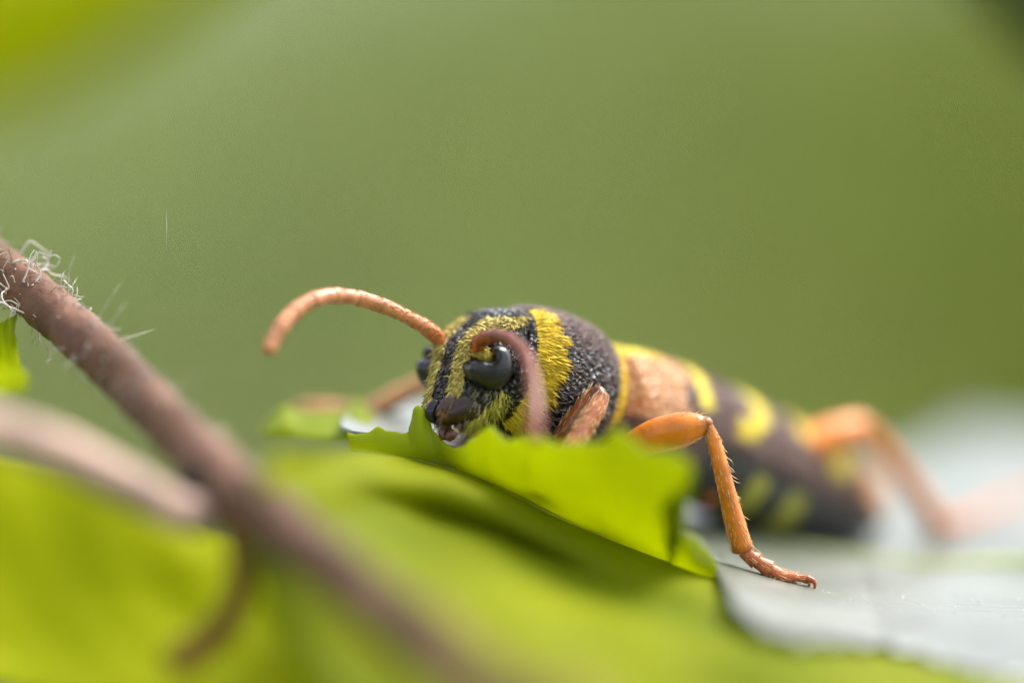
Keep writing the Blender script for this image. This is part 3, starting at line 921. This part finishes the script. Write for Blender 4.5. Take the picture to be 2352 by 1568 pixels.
# --- legs
def leg(femur, fr, tibia, tr, tarsus, sr, cols, flatd=None, bristle=240, blen=.015, bcol=(0.72, 0.50, 0.24), claw=None):
    mb = MB()
    cF, cT, cS = cols
    out = []
    out.append(tube(mb, femur, fr, n=16, m=50, color=cF, cfun=lambda t: cF * (1 - .45 * sstep(t, .86, 1.0))[:, None]))
    out.append(tube(mb, tibia, tr, n=14, m=60, color=cT, cfun=lambda t: cT * (1 - .35 * (1 - sstep(t, 0, .12)) - .4 * sstep(t, .92, 1.0))[:, None]))
    kn = np.asarray(femur[-1])
    tube(mb, [kn - (kn - np.asarray(femur[-2])) * .15, kn, np.asarray(tibia[1]) * .15 + np.asarray(tibia[0]) * .85], [fr[-1] * .9, fr[-1] * .95, tr[0] * .9], n=12, m=10, color=cF * .55)
    m_ = len(tarsus) - 1
    def seg(t):
        k_ = (t * m_) % 1.0
        return 0.80 + 0.34 * k_
    out.append(tube(mb, tarsus, sr, n=12, m=60, color=cS, rfun=seg))
    if claw is not None:
        for path in claw:
            tube(mb, path, np.linspace(.0075, .0012, len(path)), n=8, m=16, color=cS * .7)
    o = mb.build('leg', M['limb'], beetle)
    hb = MB()
    for k_, (c, t, r, a, b) in enumerate(out):
        n = int(bristle * (.35, 1.0, .6)[k_])
        i = rng.integers(0, len(c), n); th = rng.uniform(0, 6.283, n)
        oo = np.cos(th)[:, None] * a[i] + np.sin(th)[:, None] * b[i]
        hairs(hb, c[i] + oo * r[i][:, None] * .98, t[i] + oo * rng.uniform(.08, .35, (n, 1)), rng.uniform(.5, 1.2, n) * blen, .0007, bcol)
        if k_ == 1:
            n = 16
            i = rng.integers(8, len(c), n)
            oo = nrm(-b[i] * 0 + np.array([1.0, -.2, .1]) + rng.normal(0, .25, (n, 3)))
            hairs(hb, c[i] + oo * r[i][:, None] * .95, t[i] * .9 + oo * .8, rng.uniform(.012, .026, n), .0011, np.array(bcol) * .8)
    tag(hb.build('leg_bristle', M['hair'], o), kind='stuff')
    return o

# near front leg, folded at the knee
leg([P(1285, 1015, .03), P(1310, 990, .02), P(1345, 945, .012), P(1374, 903, .005)], [.020, .026, .026, .017],
    [P(1384, 906, -.005), P(1368, 940, -.022), P(1345, 975, -.045), P(1318, 1022, -.075), P(1305, 1050, -.09)], [.014, .019, .019, .019, .016],
    [P(1303, 1052, -.09), P(1290, 1070, -.09), P(1270, 1085, -.08), P(1250, 1095, -.06)], [.014, .014, .013, .010],
    (RED * .55, RED * .95, RED), bcol=(0.80, 0.52, 0.26), bristle=420, blen=.022)
# near middle leg, straddling out to the leaf
leg([P(1395, 1052, .10), P(1440, 1030, .06), P(1500, 1004, .03), P(1560, 988, .01), P(1600, 978, .002), P(1622, 974, 0)], [.018, .025, .034, .036, .027, .016],
    [P(1624, 976, 0), P(1640, 1012, 0), P(1656, 1075, 0), P(1674, 1145, .003), P(1692, 1215, .006), P(1706, 1262, .01)], [.011, .0135, .016, .018, .021, .022],
    [P(1705, 1266, .01), P(1738, 1288, .012), P(1768, 1306, .015), P(1796, 1322, .02), P(1830, 1326, .02), P(1862, 1330, .02)], [.013, .0155, .0155, .013, .0085, .0075],
    (ORG, ORG, RED * 1.15), claw=([P(1854, 1328, .015), P(1868, 1333, .012), P(1872, 1344, .01), P(1868, 1356, .01)], [P(1852, 1328, .025), P(1860, 1336, .028), P(1856, 1350, .03)]))
# near hind leg
leg([P(1620, 1130, .42), P(1715, 1105, .50), P(1800, 1060, .56), P(1890, 1010, .61), P(1965, 983, .65), P(1985, 982, .66)], [.022, .028, .034, .037, .030, .020],
    [P(1985, 978, .66), P(2030, 1030, .69), P(2080, 1095, .74), P(2125, 1160, .79), P(2155, 1208, .83)], [.022, .021, .021, .022, .022],
    [P(2155, 1208, .83), P(2220, 1190, .95), P(2290, 1165, 1.08), P(2350, 1142, 1.2), P(2410, 1128, 1.3)], [.017, .017, .015, .012, .008],
    (ORG * 1.1, ORG * .95, RED * 1.2), bristle=160)
# far front leg reaching forward on the leaf
leg([P(1110, 990, .16), P(1085, 972, .22), P(1050, 915, .30), P(1010, 868, .35)], [.022, .028, .026, .018],
    [P(1010, 866, .35), P(960, 887, .37), P(905, 915, .39), P(850, 944, .41)], [.018, .020, .021, .021],
    [P(850, 944, .41), P(800, 944, .44), P(745, 940, .47), P(700, 938, .49), P(675, 944, .5)], [.016, .018, .017, .014, .009],
    (PCH * .9, PCH * .95, PCH * .9), bristle=100)
# far middle and hind legs
leg([P(1400, 1040, .38), P(1330, 1000, .52), P(1260, 960, .66)], [.02, .03, .018],
    [P(1260, 960, .66), P(1240, 985, .72), P(1215, 1015, .78)], [.015, .018, .02],
    [P(1215, 1015, .78), P(1190, 1018, .80), P(1160, 1020, .82)], [.014, .014, .008], (ORG, ORG, RED), bristle=100)
leg([P(1640, 1120, .68), P(1690, 1070, .85), P(1740, 1040, 1.0)], [.02, .03, .018],
    [P(1740, 1040, 1.0), P(1770, 1090, 1.1), P(1800, 1150, 1.2)], [.015, .018, .02],
    [P(1800, 1150, 1.2), P(1840, 1150, 1.25), P(1890, 1150, 1.3)], [.014, .014, .008], (ORG, ORG, RED), bristle=100)

# --- pubescence
def sample_grid(V, N, W, n, flow):
    """n roots on a ring grid, as dense as the weights W; flow = the grid's own downstream vectors"""
    w_ = W.ravel() + 1e-9
    a1, a2 = np.gradient(V, axis=0), np.gradient(V, axis=1)
    w_ = w_ * np.linalg.norm(np.cross(a1, a2), axis=-1).ravel()
    idx = rng.choice(len(w_), n, p=w_ / w_.sum())
    j = rng.uniform(-.5, .5, (n, 2))
    p = V.reshape(-1, 3)[idx] + a1.reshape(-1, 3)[idx] * j[:, :1] + a2.reshape(-1, 3)[idx] * j[:, 1:]
    return p, N.reshape(-1, 3)[idx], flow.reshape(-1, 3)[idx], idx

hb = MB()
# pronotum: the dense yellow collar, combed backwards
PNt = nrm(np.cross(np.gradient(PV, axis=1), np.gradient(PV, axis=0)))
PNt = PNt * np.sign(np.sum(PNt * (PV - pc[:, None, :]), -1, keepdims=True) + 1e-9)
flowP = nrm(np.gradient(PV, axis=0))
p, nn_, fl, idx = sample_grid(PV, PNt, yband, 5000, flowP)
cl = YEL * (0.72 + 0.45 * rng.random((len(p), 1)))
hairs(hb, p, fl + nn_ * 0.30 + np.array([0, 0, -.25]) + rng.normal(0, .16, p.shape), rng.uniform(.018, .034, len(p)), .0020, cl, -.25 * nn_ + rng.normal(0, .15, p.shape))
p, nn_, fl, idx = sample_grid(PV, PNt, yrear, 1800, flowP)
hairs(hb, p, fl + nn_ * 0.3 + rng.normal(0, .2, p.shape), rng.uniform(.012, .02, len(p)), .0015, YEL * (0.8 + .3 * rng.random((len(p), 1))))
# grey and brown down over the dark back
dark = (1 - yband) * (1 - yrear) * sstep(np.repeat(pu[:, None], 110, 1), 1148, 1160)
sm_ = np.where(np.abs(np.degrees(pth)) > 90, 180 - np.abs(np.degrees(pth)), np.abs(np.degrees(pth))) * np.sign(pth)
topw = np.repeat((0.12 + 1.3 * sstep(sm_, 20, 60))[None, :], 80, 0)
p, nn_, fl, idx = sample_grid(PV, PNt, dark * topw, 9000, flowP)
g_ = np.array([0.30, 0.22, 0.21])
hairs(hb, p, fl + nn_ * 0.35 + rng.normal(0, .35, p.shape), rng.uniform(.007, .015, len(p)), .0012, g_ * (0.4 + .9 * rng.random((len(p), 1))))
# face stripes
flowH = nrm(np.gradient(HV, axis=0))
p, nn_, fl, idx = sample_grid(HV, HN, yface, 1900, flowH)
cl = np.array([0.84, 0.70, 0.22]) * (0.55 + 0.6 * rng.random((len(p), 1)))
hairs(hb, p, fl + nn_ * 0.45 + rng.normal(0, .28, p.shape), rng.uniform(.016, .027, len(p)), .0019, cl, -.3 * nn_ + rng.normal(0, .2, p.shape))
# cheeks: short grey above, long yellow-green behind the eye
p, nn_, fl, idx = sample_grid(HV, HN, cheek * (0.35 + sstep(tt, 88, 100)), 850, flowH)
back = (tt.ravel()[idx] > 92)
cl = np.where(back[:, None], np.array([[0.62, 0.58, 0.10]]), np.array([[0.42, 0.38, 0.24]])) * (0.6 + .6 * rng.random((len(p), 1)))
hairs(hb, p, fl + nn_ * np.where(back, .8, .4)[:, None] + rng.normal(0, .2, p.shape), np.where(back, rng.uniform(.02, .05, len(p)), rng.uniform(.01, .024, len(p))), .0011, cl)
# sparse dark down elsewhere on the head
rest = (1 - yface) * (1 - cheek) * window(vv, 715, 930, 4)
p, nn_, fl, idx = sample_grid(HV, HN, rest, 2600, flowH)
hairs(hb, p, fl + nn_ * 0.4 + rng.normal(0, .3, p.shape), rng.uniform(.006, .014, len(p)), .0010, np.array([0.30, 0.28, 0.27]) * (0.2 + .9 * rng.random((len(p), 1))))
# the tuft in the notch of the eye
n = 110
tu = np.stack([rng.normal(1102, 6, n), rng.normal(814, 6, n)], -1)
ta = np.stack([(tu[:, 0] - EU) * S / max(e_t[0], .5), -(tu[:, 1] - EVc) * S], -1)
rt = e_c + ta[:, :1] * e_t + ta[:, 1:] * e_b + (0.006 + 0 * ta[:, :1]) * e_n
hairs(hb, rt, e_n * .55 + e_t * .9 - e_b * .25 + rng.normal(0, .28, (n, 3)), rng.uniform(.016, .036, n), .0017, np.array([0.72, 0.58, 0.10]) * (0.7 + .5 * rng.random((n, 1))))
# soft down on the wing cases
ENt = nrm(EV - ec[:, None, :])
flowE = nrm(np.gradient(EV, axis=0))
p, nn_, fl, idx = sample_grid(EV, ENt, np.ones(EV.shape[:2]) * ely, 4200, flowE)
hairs(hb, p, fl + nn_ * .3 + rng.normal(0, .2, p.shape), rng.uniform(.010, .018, len(p)), .0013, np.clip(EC.reshape(-1, 3)[idx] * 1.25 + .02, 0, .85))
tag(hb.build('hair', M['hair'], beetle), kind='stuff')
tag(beetle, 'wasp-coloured black and yellow beetle with orange legs crouching on the leaf', 'beetle')

# ------------------------------------------------------------- silk thread
mb = MB()
tube(mb, [P(383, 484, .0), P(382, 505, .0), P(383, 530, 0), P(382, 572, .01)], [.0001, .00035, .0004, .0001], n=5, m=40, color=(0.8, 0.82, 0.75))
tag(mb.build('silk_thread', M['hair']), 'faint silk thread strung in the air above the hairy stem', 'thread')
